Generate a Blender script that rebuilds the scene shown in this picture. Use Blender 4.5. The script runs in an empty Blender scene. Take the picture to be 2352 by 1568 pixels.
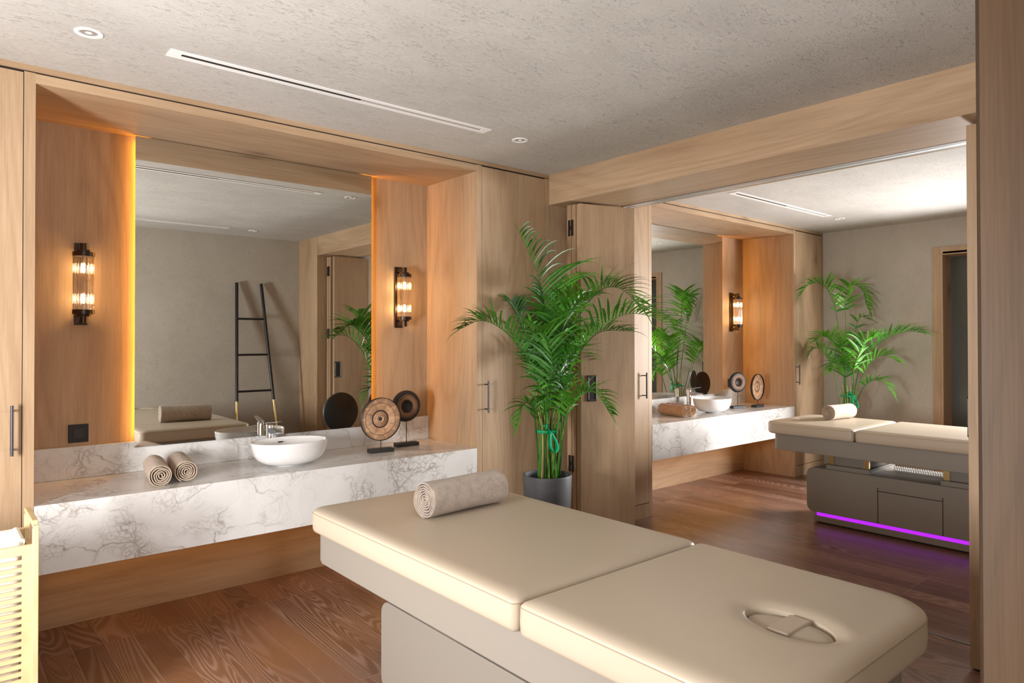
import bpy, bmesh, math, random
from mathutils import Vector, Matrix, noise

random.seed(7)
S = bpy.context.scene
C = S.collection
PI = math.pi

# ------------------------------------------------------------------ camera
cam_d = bpy.data.cameras.new('camera')
cam = bpy.data.objects.new('camera', cam_d)
C.objects.link(cam)
Rv = Vector((0.76165141, -0.64798587, -0.00119679))
Uv = Vector((-0.00504763, -0.00777991, 0.999957))
Fv = Vector((0.64796732, 0.76161262, 0.00919637))
M = Matrix.Identity(4)
for i in range(3):
    M[i][0], M[i][1], M[i][2] = Rv[i], Uv[i], -Fv[i]
M[2][3] = 1.4964
cam.matrix_world = M
cam_d.sensor_width = 36.0
cam_d.lens = 1567.917 / 2352 * 36.0
cam_d.shift_y = (763.22 - 784.0) / 2352
cam_d.clip_start = 0.02
S.camera = cam

# ------------------------------------------------------------------ view and world
S.view_settings.view_transform = 'Standard'
S.view_settings.look = 'None'
S.view_settings.gamma = 1.0
S.view_settings.use_curve_mapping = False
S.view_settings.exposure = 0.0
W = bpy.data.worlds.new('world')
S.world = W
W.use_nodes = True
W.node_tree.nodes['Background'].inputs[0].default_value = (0.95, 0.95, 1.0, 1)
W.node_tree.nodes['Background'].inputs[1].default_value = 0.25
S.cycles.max_bounces = 10
S.cycles.transparent_max_bounces = 24
S.cycles.caustics_reflective = False
S.cycles.caustics_refractive = False
S.cycles.sample_clamp_indirect = 6.0


def area(name, loc, target, sx, sy, power, col):
    l = bpy.data.lights.new(name, 'AREA')
    l.shape = 'RECTANGLE'
    l.size, l.size_y = sx, sy
    l.energy = power
    l.color = col
    o = bpy.data.objects.new(name, l)
    C.objects.link(o)
    o.location = loc
    d = Vector(target) - Vector(loc)
    o.rotation_euler = d.to_track_quat('-Z', 'Y').to_euler()
    return o


DAY = (1.0, 0.975, 0.95)
# daylight through the right wall's window, left key light, added frontal fill
area('key_light_left', (-1.25, 1.78, 1.20), (3.0, 2.3, 1.7), 0.5, 0.8, 155, DAY)  # key light from the left, entering by a window put in for it
rw = area('daylight_right_window', (7.72, 1.35, 1.40), (4.2, 3.2, 1.15), 0.8, 1.1, 150, DAY)
rw.data.spread = 2.3
area('doorway_fill', (0.15, -0.9, 1.6), (2.4, 3.4, 1.7), 0.9, 1.5, 30, DAY)  # fill added behind the camera

# ------------------------------------------------------------------ materials
def newmat(name):
    m = bpy.data.materials.new(name)
    m.use_nodes = True
    nt = m.node_tree
    for n in list(nt.nodes):
        nt.nodes.remove(n)
    out = nt.nodes.new('ShaderNodeOutputMaterial')
    b = nt.nodes.new('ShaderNodeBsdfPrincipled')
    nt.links.new(b.outputs[0], out.inputs[0])
    return m, nt, b, out


class NT:
    """small wrapper for building node chains"""
    def __init__(s, nt):
        s.nt = nt

    def n(s, t, **kw):
        x = s.nt.nodes.new(t)
        for k, v in kw.items():
            setattr(x, k, v)
        return x

    def l(s, a, b):
        s.nt.links.new(a, b)

    def val(s, sock, v):
        if hasattr(v, 'is_output') or hasattr(v, 'links'):
            s.l(v, sock)
        else:
            sock.default_value = v

    def math(s, op, a, b=0.0, c=None):
        x = s.n('ShaderNodeMath', operation=op)
        s.val(x.inputs[0], a)
        s.val(x.inputs[1], b)
        if c is not None:
            s.val(x.inputs[2], c)
        return x.outputs[0]

    def vmath(s, op, a, b):
        x = s.n('ShaderNodeVectorMath', operation=op)
        s.val(x.inputs[0], a)
        s.val(x.inputs[1], b)
        return x.outputs[0]

    def noise(s, vec, scale, detail=4, rough=0.5, dist=0.0):
        x = s.n('ShaderNodeTexNoise')
        s.l(vec, x.inputs['Vector'])
        x.inputs['Scale'].default_value = scale
        x.inputs['Detail'].default_value = detail
        x.inputs['Roughness'].default_value = rough
        x.inputs['Distortion'].default_value = dist
        return x.outputs['Fac']

    def ramp(s, fac, stops, interp='LINEAR'):
        x = s.n('ShaderNodeValToRGB')
        x.color_ramp.interpolation = interp
        el = x.color_ramp.elements
        while len(el) < len(stops):
            el.new(0.5)
        for e, (p, c) in zip(el, stops):
            e.position = p
            e.color = (c[0], c[1], c[2], 1) if not isinstance(c, float) else (c, c, c, 1)
        s.l(fac, x.inputs[0])
        return x.outputs[0]

    def mix(s, fac, a, b, blend='MIX'):
        x = s.n('ShaderNodeMix', data_type='RGBA', blend_type=blend)
        s.val(x.inputs[0], fac)
        for sock, v in ((x.inputs[6], a), (x.inputs[7], b)):
            if isinstance(v, tuple):
                sock.default_value = (v[0], v[1], v[2], 1)
            else:
                s.l(v, sock)
        return x.outputs[2]

    def bump(s, h, strength, dist, bsdf):
        x = s.n('ShaderNodeBump')
        x.inputs['Strength'].default_value = strength
        x.inputs['Distance'].default_value = dist
        s.l(h, x.inputs['Height'])
        s.l(x.outputs[0], bsdf.inputs['Normal'])

    def coords(s, rot=(0, 0, 0), scale=(1, 1, 1), rand=13.0):
        tc = s.n('ShaderNodeTexCoord')
        v = tc.outputs['Object']
        mp = s.n('ShaderNodeMapping')
        mp.inputs['Rotation'].default_value = rot
        mp.inputs['Scale'].default_value = scale
        if rand:
            oi = s.n('ShaderNodeObjectInfo')
            sc = s.vmath('SCALE', (1, 0.7, 0.4), (0, 0, 0))
            sc.node.inputs[3].default_value = rand
            s.l(s.math('MULTIPLY', oi.outputs['Random'], rand), sc.node.inputs[3])
            v = s.vmath('ADD', v, sc)
        s.l(v, mp.inputs[0])
        return mp.outputs[0]


def plain(name, col, rough=0.5, metal=0.0, bump=0.0, bscale=200.0, var=0.0, spec=0.5, coat=0.0, sheen=0.0):
    m, nt, b, out = newmat(name)
    N = NT(nt)
    b.inputs['Base Color'].default_value = (*col, 1)
    b.inputs['Roughness'].default_value = rough
    b.inputs['Metallic'].default_value = metal
    b.inputs['Specular IOR Level'].default_value = spec
    b.inputs['Coat Weight'].default_value = coat
    b.inputs['Sheen Weight'].default_value = sheen
    v = N.coords()
    if var:
        f = N.noise(v, 6, 5, 0.6)
        c = N.ramp(f, [(0.3, tuple(x * (1 - var) for x in col)), (0.7, tuple(min(1, x * (1 + var)) for x in col))])
        N.l(c, b.inputs['Base Color'])
    if bump:
        N.bump(N.noise(v, bscale, 3, 0.6), bump, 0.002, b)
    return m


def oak(name, axis, light=(0.545, 0.385, 0.245), dark=(0.31, 0.19, 0.105), rough=0.5, k=1.0):
    """oak veneer with its grain along the given axis (0 x, 1 y, 2 z)"""
    m, nt, b, out = newmat(name)
    N = NT(nt)
    def sc(a, l):
        s = [a, a, a]
        s[axis] = l
        return tuple(s)
    base = N.coords(rand=9.0)
    def mp(s):
        x = N.n('ShaderNodeMapping')
        x.inputs['Scale'].default_value = s
        N.l(base, x.inputs[0])
        return x.outputs[0]
    v1 = mp(sc(1.0, 0.16))
    broad = N.noise(v1, 2.6, 3, 0.55, 0.5)
    cont = N.math('PINGPONG', N.math('MULTIPLY', N.noise(v1, 1.9, 2, 0.5, 0.35), 34.0), 1.0)
    cont = N.math('POWER', cont, 2.0)
    vf = mp(sc(1.0, 0.03))
    streak = N.noise(vf, 60, 5, 0.75, 0.2)
    pores = N.noise(vf, 230, 2, 0.6)
    f = N.math('ADD', N.math('MULTIPLY', broad, 0.58), N.math('MULTIPLY', cont, 0.075 * k))
    f = N.math('ADD', f, N.math('MULTIPLY', streak, 0.34 * k))
    f = N.math('ADD', f, N.math('MULTIPLY', pores, 0.22 * k))
    col = N.ramp(f, [(0.40, light), (0.60, tuple((a + c) / 2 for a, c in zip(light, dark))), (0.80, dark)])
    vk = mp(sc(1.0, 0.45))
    vo = N.n('ShaderNodeTexVoronoi')
    N.l(vk, vo.inputs['Vector'])
    vo.inputs['Scale'].default_value = 1.7
    kn = N.ramp(vo.outputs['Distance'], [(0.0, 1.0), (0.022, 0.85), (0.07, 0.28), (0.16, 0.0)])
    col = N.mix(N.math('MULTIPLY', kn, 0.75), col, (0.16, 0.08, 0.035))
    N.l(col, b.inputs['Base Color'])
    b.inputs['Roughness'].default_value = rough
    b.inputs['Specular IOR Level'].default_value = 0.35
    N.bump(N.math('ADD', pores, streak), 0.12, 0.0008, b)
    return m


WALNUT = oak('walnut_grain', 2, (0.125, 0.07, 0.035), (0.06, 0.032, 0.015))
OAK = [oak('oak_grain_%s' % 'xyz'[i], i) for i in range(3)]


def plaster(name, a, c, rot=(0, 0, 0), bump=0.6):
    m, nt, b, out = newmat(name)
    N = NT(nt)
    v = N.coords(rot=rot, scale=(1, 1.5, 1), rand=0)
    big = N.noise(v, 1.3, 5, 0.6, 0.4)
    mid = N.noise(v, 7, 8, 0.7, 1.2)
    v2 = N.vmath('MULTIPLY', v, (1.0, 2.2, 1.0))
    scr = N.noise(v2, 30, 9, 0.75, 1.6)
    col = N.ramp(N.math('ADD', N.math('MULTIPLY', big, 0.5), N.math('MULTIPLY', mid, 0.5)), [(0.36, a), (0.64, c)])
    pit = N.ramp(N.math('ADD', N.math('MULTIPLY', scr, 0.75), N.math('MULTIPLY', mid, 0.35)), [(0.60, 0.0), (0.70, 1.0)])
    col = N.mix(N.math('MULTIPLY', pit, 0.5), col, tuple(x * 0.55 for x in a))
    N.l(col, b.inputs['Base Color'])
    b.inputs['Roughness'].default_value = 0.8
    h = N.math('SUBTRACT', N.math('MULTIPLY', mid, 0.6), N.math('MULTIPLY', pit, 0.5))
    N.bump(N.math('ADD', h, N.math('MULTIPLY', N.noise(v, 160, 3, 0.6), 0.25)), bump, 0.006, b)
    return m


PLAST_C = plaster('plaster_ceiling', (0.49, 0.47, 0.44), (0.63, 0.61, 0.58))
PLAST_W = plaster('plaster_wall', (0.42, 0.375, 0.32), (0.51, 0.465, 0.405), bump=0.28)


def marble():
    m, nt, b, out = newmat('white_marble')
    N = NT(nt)
    v = N.coords(rot=(0.5, 0.4, 0.6), scale=(1, 1, 1), rand=0)
    warp = N.n('ShaderNodeTexNoise')
    N.l(v, warp.inputs['Vector'])
    warp.inputs['Scale'].default_value = 2.6
    warp.inputs['Detail'].default_value = 7
    sub = N.vmath('SUBTRACT', warp.outputs['Color'], (0.5, 0.5, 0.5))
    scl = N.vmath('MULTIPLY', sub, (0.55, 0.55, 0.55))
    vw = N.vmath('ADD', v, scl)
    def veins(scale, width, vec):
        vo = N.n('ShaderNodeTexVoronoi', feature='DISTANCE_TO_EDGE')
        N.l(vec, vo.inputs['Vector'])
        vo.inputs['Scale'].default_value = scale
        return N.ramp(vo.outputs['Distance'], [(0.0, 1.0), (width, 0.25), (width * 2.4, 0.0)])
    mask = N.ramp(N.noise(v, 2.1, 3, 0.5, 0.6), [(0.39, 0.0), (0.57, 1.0)])
    mask2 = N.ramp(N.noise(vw, 3.4, 4, 0.6), [(0.43, 0.0), (0.57, 1.0)])
    v1 = N.math('MULTIPLY', veins(3.6, 0.016, vw), N.math('ADD', N.math('MULTIPLY', mask2, 0.85), 0.12))
    v2 = N.math('MULTIPLY', veins(11.0, 0.035, vw), N.math('MULTIPLY', mask, mask2))
    v3 = N.math('MULTIPLY', veins(26.0, 0.06, vw), N.math('MULTIPLY', N.math('MULTIPLY', mask, mask2), 0.8))
    tot = N.math('MAXIMUM', v1, N.math('MAXIMUM', v2, v3))
    cloud = N.math('MULTIPLY', N.math('MULTIPLY', mask, N.noise(vw, 5, 6, 0.7)), 0.42)
    col = N.mix(cloud, (0.78, 0.775, 0.765), (0.47, 0.42, 0.37))
    col = N.mix(N.math('MULTIPLY', tot, 0.72), col, (0.22, 0.18, 0.15))
    N.l(col, b.inputs['Base Color'])
    b.inputs['Roughness'].default_value = 0.16
    return m


MARBLE = marble()


def floor_mat():
    m, nt, b, out = newmat('brushed_oak_planks')
    N = NT(nt)
    v = N.coords(rot=(0, 0, PI / 2), rand=0)
    br = N.n('ShaderNodeTexBrick')
    N.l(v, br.inputs['Vector'])
    br.offset = 0.37
    br.offset_frequency = 1
    br.inputs['Scale'].default_value = 1.0
    br.inputs['Brick Width'].default_value = 1.15
    br.inputs['Row Height'].default_value = 0.131
    br.inputs['Mortar Size'].default_value = 0.0012
    br.inputs['Mortar Smooth'].default_value = 0.2
    br.inputs['Bias'].default_value = 0.0
    br.inputs['Color1'].default_value = (0, 0, 0, 1)
    br.inputs['Color2'].default_value = (1, 1, 1, 1)
    br.inputs['Mortar'].default_value = (0.5, 0.5, 0.5, 1)
    tone = br.outputs['Color']
    shift = N.vmath('MULTIPLY', tone, (7.3, 3.1, 5.7))
    vs = N.vmath('ADD', v, shift)
    mp = N.n('ShaderNodeMapping')
    mp.inputs['Scale'].default_value = (0.11, 1, 1)
    N.l(vs, mp.inputs[0])
    n1 = N.noise(mp.outputs[0], 3.2, 2, 0.5, 0.55)
    rings = N.math('PINGPONG', N.math('MULTIPLY', n1, 95.0), 1.0)
    rings = N.ramp(rings, [(0.35, 0.0), (0.85, 1.0)])
    mp2 = N.n('ShaderNodeMapping')
    mp2.inputs['Scale'].default_value = (0.03, 1, 1)
    N.l(vs, mp2.inputs[0])
    fine = N.noise(mp2.outputs[0], 130, 3, 0.7)
    brd = N.noise(mp.outputs[0], 4, 3, 0.6)
    base = N.ramp(N.math('ADD', N.math('MULTIPLY', tone, 0.55), N.math('MULTIPLY', brd, 0.6)),
                  [(0.2, (0.095, 0.038, 0.02)), (0.6, (0.155, 0.066, 0.036)), (0.95, (0.225, 0.105, 0.06))])
    lime = N.math('MULTIPLY', N.math('ADD', N.math('MULTIPLY', rings, 0.75), N.math('MULTIPLY', fine, 0.35)),
                  N.ramp(N.noise(mp.outputs[0], 2.2, 2, 0.5), [(0.38, 0.12), (0.62, 0.75)]))
    col = N.mix(lime, base, (0.38, 0.25, 0.20))
    seam = br.outputs['Fac']
    col = N.mix(N.math('MULTIPLY', seam, 0.6), col, (0.42, 0.30, 0.23))
    N.l(col, b.inputs['Base Color'])
    b.inputs['Roughness'].default_value = 0.30
    h = N.math('SUBTRACT', N.math('MULTIPLY', rings, 0.5), seam)
    N.bump(N.math('ADD', h, N.math('MULTIPLY', fine, 0.6)), 0.22, 0.0015, b)
    return m


FLOOR = floor_mat()
LEATHER = plain('cream_leather', (0.49, 0.41, 0.315), 0.42, bump=0.06, bscale=420, spec=0.45)
PIPING = plain('leather_seam', (0.33, 0.25, 0.17), 0.6)
TAUPE = plain('taupe_lacquer', (0.265, 0.235, 0.20), 0.5, bump=0.03, bscale=300)
GROOVE = plain('dark_gap', (0.02, 0.015, 0.012), 0.8)
BLACK = plain('black_metal', (0.018, 0.015, 0.015), 0.35, metal=0.3)
BRONZE = plain('dark_bronze_metal', (0.05, 0.032, 0.024), 0.3, metal=0.75)
STEEL = plain('brushed_steel', (0.32, 0.31, 0.31), 0.3, metal=1.0)
DARKSTEEL = plain('gunmetal', (0.075, 0.07, 0.075), 0.42, metal=0.7)
BRASS = plain('brushed_brass', (0.68, 0.52, 0.25), 0.25, metal=1.0)
CHROME = plain('chrome', (0.85, 0.85, 0.87), 0.04, metal=1.0)
CERAMIC = plain('white_ceramic', (0.88, 0.88, 0.88), 0.06, coat=0.5)
WHITE = plain('white_paint', (0.92, 0.92, 0.92), 0.45)
SOIL = plain('potting_soil', (0.02, 0.013, 0.008), 0.95, bump=0.9, bscale=60, var=0.4)
POT = plain('charcoal_clay', (0.085, 0.09, 0.10), 0.55, bump=0.1, bscale=90, var=0.25)
RIBBON = plain('green_satin_ribbon', (0.0, 0.36, 0.16), 0.28)
HOSE = plain('white_plastic', (0.8, 0.8, 0.8), 0.3)
BAMBOO = plain('pale_bamboo', (0.70, 0.52, 0.28), 0.45, bump=0.05, var=0.12)
LINEN = plain('white_cotton', (0.85, 0.82, 0.76), 0.85, bump=0.3, bscale=500)
BLACKWOOD = plain('black_stained_wood', (0.018, 0.015, 0.014), 0.5, bump=0.15, bscale=120)
TAN = plain('dark_carved_line', (0.035, 0.02, 0.014), 0.7)
OUTDARK = plain('dark_tinted_glass', (0.075, 0.078, 0.068), 0.18)


def terry(name, col, bstr=0.9):
    m, nt, b, out = newmat(name)
    N = NT(nt)
    v = N.coords()
    n = N.noise(v, 330, 4, 0.75)
    n2 = N.noise(v, 35, 4, 0.6)
    c = N.ramp(N.math('ADD', N.math('MULTIPLY', n, 0.7), N.math('MULTIPLY', n2, 0.3)),
               [(0.36, tuple(x * 0.55 for x in col)), (0.6, tuple(min(1, x * 1.15) for x in col))])
    N.l(c, b.inputs['Base Color'])
    b.inputs['Roughness'].default_value = 0.95
    b.inputs['Sheen Weight'].default_value = 0.25
    N.bump(n, bstr, 0.004, b)
    return m


TOWEL = terry('beige_terry', (0.50, 0.405, 0.335))
TOWEL2 = terry('soft_beige_terry', (0.60, 0.47, 0.36), 0.5)
TOWEL3 = terry('caramel_terry', (0.52, 0.33, 0.20), 0.4)


def mirror_mat():
    m, nt, b, out = newmat('mirror_glass')
    b.inputs['Base Color'].default_value = (0.87, 0.89, 0.86, 1)
    b.inputs['Metallic'].default_value = 1.0
    b.inputs['Roughness'].default_value = 0.0
    return m


MIRROR = mirror_mat()


def emis(name, col, s):
    m, nt, b, out = newmat(name)
    b.inputs['Base Color'].default_value = (*col, 1)
    b.inputs['Emission Color'].default_value = (*col, 1)
    b.inputs['Emission Strength'].default_value = s
    return m


AMBER = emis('amber_light_strip', (1.0, 0.42, 0.012), 24.0)
PURPLE = emis('purple_light_strip', (0.34, 0.014, 0.75), 1.5)
FILAMENT = emis('warm_bulb', (1.0, 0.72, 0.42), 60.0)
LENS = emis('downlight_lens', (1.0, 0.95, 0.9), 0.25)


def rod_glass():
    m, nt, b, out = newmat('clear_glass_rods')
    N = NT(nt)
    t = N.n('ShaderNodeBsdfTransparent')
    t.inputs[0].default_value = (0.93, 0.88, 0.82, 1)
    g = N.n('ShaderNodeBsdfGlossy')
    g.inputs['Roughness'].default_value = 0.12
    lw = N.n('ShaderNodeLayerWeight')
    lw.inputs['Blend'].default_value = 0.45
    mx = N.n('ShaderNodeMixShader')
    N.l(N.math('ADD', N.math('MULTIPLY', lw.outputs['Facing'], 0.75), 0.06), mx.inputs[0])
    N.l(t.outputs[0], mx.inputs[1])
    N.l(g.outputs[0], mx.inputs[2])
    N.l(mx.outputs[0], out.inputs[0])
    return m


ROD = rod_glass()


def leaf_mat(name, a, c):
    m, nt, b, out = newmat(name)
    N = NT(nt)
    v = N.coords()
    f = N.noise(v, 9, 3, 0.6)
    col = N.ramp(f, [(0.35, a), (0.65, c)])
    N.l(col, b.inputs['Base Color'])
    b.inputs['Roughness'].default_value = 0.38
    tr = N.n('ShaderNodeBsdfTranslucent')
    N.l(N.mix(0.5, col, (0.25, 0.62, 0.03)), tr.inputs[0])
    mx = N.n('ShaderNodeMixShader')
    mx.inputs[0].default_value = 0.28
    N.l(b.outputs[0], mx.inputs[1])
    N.l(tr.outputs[0], mx.inputs[2])
    N.l(mx.outputs[0], out.inputs[0])
    return m


LEAF = leaf_mat('palm_leaf', (0.012, 0.085, 0.008), (0.05, 0.23, 0.02))
LEAF_B = leaf_mat('bright_palm_leaf', (0.035, 0.19, 0.012), (0.11, 0.38, 0.03))
CANE = plain('palm_cane', (0.30, 0.36, 0.06), 0.45, var=0.5)
CANE_B = plain('brown_palm_cane', (0.22, 0.13, 0.07), 0.6, var=0.5)


def disc_mat(name, kind):
    """carved ornament faces: rings drawn from the distance to the disc's own centre"""
    m, nt, b, out = newmat(name)
    N = NT(nt)
    tc = N.n('ShaderNodeTexCoord')
    sep = N.n('ShaderNodeSeparateXYZ')
    wob = N.n('ShaderNodeTexNoise')
    N.l(tc.outputs['Object'], wob.inputs['Vector'])
    wob.inputs['Scale'].default_value = 14.0
    w = N.vmath('SCALE', N.vmath('SUBTRACT', wob.outputs['Color'], (0.5, 0.5, 0.5)), (0, 0, 0))
    w.node.inputs[3].default_value = 0.02 if kind == 'ring' else 0.0
    N.l(N.vmath('ADD', tc.outputs['Object'], w), sep.inputs[0])
    x, z = sep.outputs[0], sep.outputs[2]
    r = N.math('SQRT', N.math('ADD', N.math('MULTIPLY', x, x), N.math('MULTIPLY', z, z)))
    def line(d, c, wd):
        return N.math('LESS_THAN', N.math('ABSOLUTE', N.math('SUBTRACT', d, c)), wd)
    def union(*a):
        o = a[0]
        for q in a[1:]:
            o = N.math('MAXIMUM', o, q)
        return o
    if kind == 'ring':
        ln = union(line(r, 0.076, 0.0016), line(r, 0.066, 0.0022), line(r, 0.058, 0.0022), line(r, 0.051, 0.0018), line(r, 0.045, 0.0012))
        col = N.mix(ln, (0.022, 0.014, 0.011), (0.38, 0.19, 0.09))
    else:
        ang = N.math('ARCTAN2', z, x)
        def petals(n, rc, amp, radii, wd, ph=0.0):
            # arcs centred on n points of the rim
            sec = N.math('SUBTRACT', N.math('MODULO', N.math('ADD', N.math('ADD', ang, 10 * PI), ph), 2 * PI / n), PI / n)
            px = N.math('SUBTRACT', N.math('MULTIPLY', r, N.math('COSINE', sec)), rc)
            pz = N.math('MULTIPLY', r, N.math('SINE', sec))
            d = N.math('SQRT', N.math('ADD', N.math('MULTIPLY', px, px), N.math('MULTIPLY', pz, pz)))
            return union(*[line(d, q, wd) for q in radii])
        outer = N.math('MULTIPLY', petals(10, 0.142, 0, (0.012, 0.020, 0.028, 0.036), 0.0011), N.math('GREATER_THAN', r, 0.104))
        spokes = N.math('SUBTRACT', N.math('MODULO', N.math('ADD', ang, 10 * PI), 2 * PI / 8), PI / 8)
        sp = line(N.math('ABSOLUTE', N.math('MULTIPLY', spokes, r)), 0.0035, 0.0008)
        sp = N.math('MULTIPLY', sp, N.math('MULTIPLY', N.math('GREATER_THAN', r, 0.060), N.math('LESS_THAN', r, 0.098)))
        ray = N.math('LESS_THAN', N.math('ABSOLUTE', N.math('SUBTRACT', N.math('MODULO', N.math('ADD', ang, 10 * PI), 2 * PI / 44), PI / 44)), 0.02)
        ray = N.math('MULTIPLY', ray, N.math('MULTIPLY', N.math('GREATER_THAN', r, 0.030), N.math('LESS_THAN', r, 0.048)))
        ln = union(outer, sp, ray, line(r, 0.101, 0.0009), line(r, 0.105, 0.0009), line(r, 0.054, 0.0045), line(r, 0.024, 0.0012), N.math('LESS_THAN', r, 0.013))
        grain = N.noise(N.vmath('MULTIPLY', tc.outputs['Object'], (6, 6, 30)), 3, 4, 0.6)
        wood = N.ramp(grain, [(0.3, (0.42, 0.22, 0.12)), (0.7, (0.62, 0.37, 0.20))])
        col = N.mix(ln, wood, (0.05, 0.03, 0.025))
    N.l(col, b.inputs['Base Color'])
    b.inputs['Roughness'].default_value = 0.55
    N.bump(N.math('SUBTRACT', 1.0, ln), 0.5, 0.002, b)
    return m


CARVED = disc_mat('carved_wood_face', 'carved')
RINGED = disc_mat('ringed_dark_face', 'ring')

# ------------------------------------------------------------------ mesh helpers
class MB:
    def __init__(s):
        s.v, s.f, s.sm = [], [], []

    def add(s, vs, fs, smooth=False):
        o = len(s.v)
        s.v += [tuple(p) for p in vs]
        s.f += [tuple(i + o for i in q) for q in fs]
        s.sm += [smooth] * len(fs)
        return s

    def box(s, x0, x1, y0, y1, z0, z1):
        vs = [(x, y, z) for z in (z0, z1) for y in (y0, y1) for x in (x0, x1)]
        return s.add(vs, [(0, 2, 3, 1), (4, 5, 7, 6), (0, 1, 5, 4), (2, 6, 7, 3), (0, 4, 6, 2), (1, 3, 7, 5)])

    def lathe(s, prof, c=(0, 0, 0), n=32, sx=1.0, sy=1.0, cap0=False, cap1=False, axis='z'):
        vs, fs = [], []
        for r, z in prof:
            for i in range(n):
                a = 2 * PI * i / n
                p = (r * sx * math.cos(a), r * sy * math.sin(a), z)
                if axis == 'y':
                    p = (p[0], -p[2], p[1])
                elif axis == 'x':
                    p = (p[2], p[0], p[1])
                vs.append((p[0] + c[0], p[1] + c[1], p[2] + c[2]))
        m = len(prof)
        for j in range(m - 1):
            for i in range(n):
                k = (i + 1) % n
                fs.append((j * n + i, j * n + k, (j + 1) * n + k, (j + 1) * n + i))
        if cap0:
            fs.append(tuple(range(n))[::-1])
        if cap1:
            fs.append(tuple(range((m - 1) * n, m * n)))
        return s.add(vs, fs, True)

    def tube(s, pts, r, n=8, r1=None, closed=False):
        pts = [Vector(p) for p in pts]
        vs, fs = [], []
        m = len(pts)
        up = Vector((0, 0, 1))
        for j, p in enumerate(pts):
            if closed:
                t = pts[(j + 1) % m] - pts[j - 1]
            else:
                t = pts[min(j + 1, m - 1)] - pts[max(j - 1, 0)]
            t.normalize()
            u = up if abs(t.dot(up)) < 0.95 else Vector((1, 0, 0))
            a = t.cross(u).normalized()
            b = t.cross(a)
            rr = r if r1 is None else r + (r1 - r) * j / (m - 1)
            for i in range(n):
                q = 2 * PI * i / n
                vs.append(p + a * (rr * math.cos(q)) + b * (rr * math.sin(q)))
        for j in range(m if closed else m - 1):
            k = (j + 1) % m
            for i in range(n):
                h = (i + 1) % n
                fs.append((j * n + i, j * n + h, k * n + h, k * n + i))
        if not closed:
            fs.append(tuple(range(n))[::-1])
            fs.append(tuple(range((m - 1) * n, m * n)))
        return s.add(vs, fs, True)

    def prism(s, outline, z0, z1, smooth=False):
        n = len(outline)
        vs = [(x, y, z0) for x, y in outline] + [(x, y, z1) for x, y in outline]
        fs = [tuple(range(n))[::-1], tuple(range(n, 2 * n))]
        fs += [(i, (i + 1) % n, n + (i + 1) % n, n + i) for i in range(n)]
        return s.add(vs, fs, smooth)

    def xf(s, mat):
        s.v = [tuple(mat @ Vector(p)) for p in s.v]
        return s


def obj(name, mb, mat, parent=None, bev=0.0, loc=None, seg=2, auto=True):
    me = bpy.data.meshes.new(name)
    me.from_pydata(mb.v, [], mb.f)
    me.polygons.foreach_set('use_smooth', mb.sm)
    me.validate()
    bm = bmesh.new()
    bm.from_mesh(me)
    bmesh.ops.recalc_face_normals(bm, faces=bm.faces)
    bm.to_mesh(me)
    bm.free()
    me.materials.append(mat)
    o = bpy.data.objects.new(name, me)
    C.objects.link(o)
    if parent:
        o.parent = parent
    if loc:
        o.location = loc
    if bev:
        b = o.modifiers.new('bevel', 'BEVEL')
        b.width = bev
        b.segments = seg
        b.limit_method = 'ANGLE'
        b.angle_limit = 0.7
    if auto and any(mb.sm):
        e = o.modifiers.new('edges', 'EDGE_SPLIT')
        e.split_angle = 0.8
    return o


def bx(*a):
    return MB().box(*a)


def tag(o, label, cat, group=None):
    o['label'] = label
    o['category'] = cat
    if group:
        o['group'] = group
    return o


def thing(name, label, cat, loc=(0, 0, 0), rz=0.0, group=None):
    o = bpy.data.objects.new(name, None)
    C.objects.link(o)
    o.empty_display_size = 0.1
    o.location = loc
    o.rotation_euler = (0, 0, rz)
    return tag(o, label, cat, group)


def struct(name, mb, mat, bev=0.0, label=None):
    o = obj(name, mb, mat, bev=bev)
    o['kind'] = 'structure'
    if label:
        o['label'] = label
    return o


def copy_tree(src, loc, label, rz=None):
    r = src.copy()
    C.objects.link(r)
    r.location = loc
    if rz is not None:
        r.rotation_euler = (0, 0, rz)
    r['label'] = label
    def rec(a, b):
        for ch in [q for q in bpy.data.objects if q.parent == a]:
            c = ch.copy()
            C.objects.link(c)
            c.parent = b
            rec(ch, c)
    rec(src, r)
    return r


# ------------------------------------------------------------------ dimensions (metres)
H = 2.70
YF, YB = 3.641, 4.254           # cabinet fronts, niche back
YO = 0.295                      # wall the camera's doorway is in
XL, XD, XE, XW = -0.275, 3.459, 4.033, 7.779
P = XE - XL                     # step from one room to the other
N0, N1 = 0.3455, 2.789          # niche in the first room
ZS, ZC, ZCB, ZBS = 2.624, 0.764, 0.458, 0.931
BEAM = 2.479
XJ = 1.101                      # jamb beside the camera

# ------------------------------------------------------------------ shell
struct('floor', bx(-0.45, 8.3, -1.4, 4.4, -0.1, 0.0), FLOOR)
struct('ceiling', bx(-0.45, 8.3, -1.4, 4.4, H, H + 0.1), PLAST_C)
b = MB()
for k in (0, 1):
    b.box(N0 + k * P - 0.02, N1 + k * P + 0.02, YB, YB + 0.1, 0, H)
back = struct('wall_back', b, OAK[2])
# left wall with an opening added and sized for the left key light
b = bx(XL - 0.15, XL, YO - 0.1, 1.0, 0, H).box(XL - 0.15, XL, 3.16, 4.4, 0, H)
b.box(XL - 0.15, XL, 1.0, 3.16, 0, 0.1).box(XL - 0.15, XL, 1.0, 3.16, 2.5, H)
struct('wall_left', b, PLAST_W)
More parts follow.
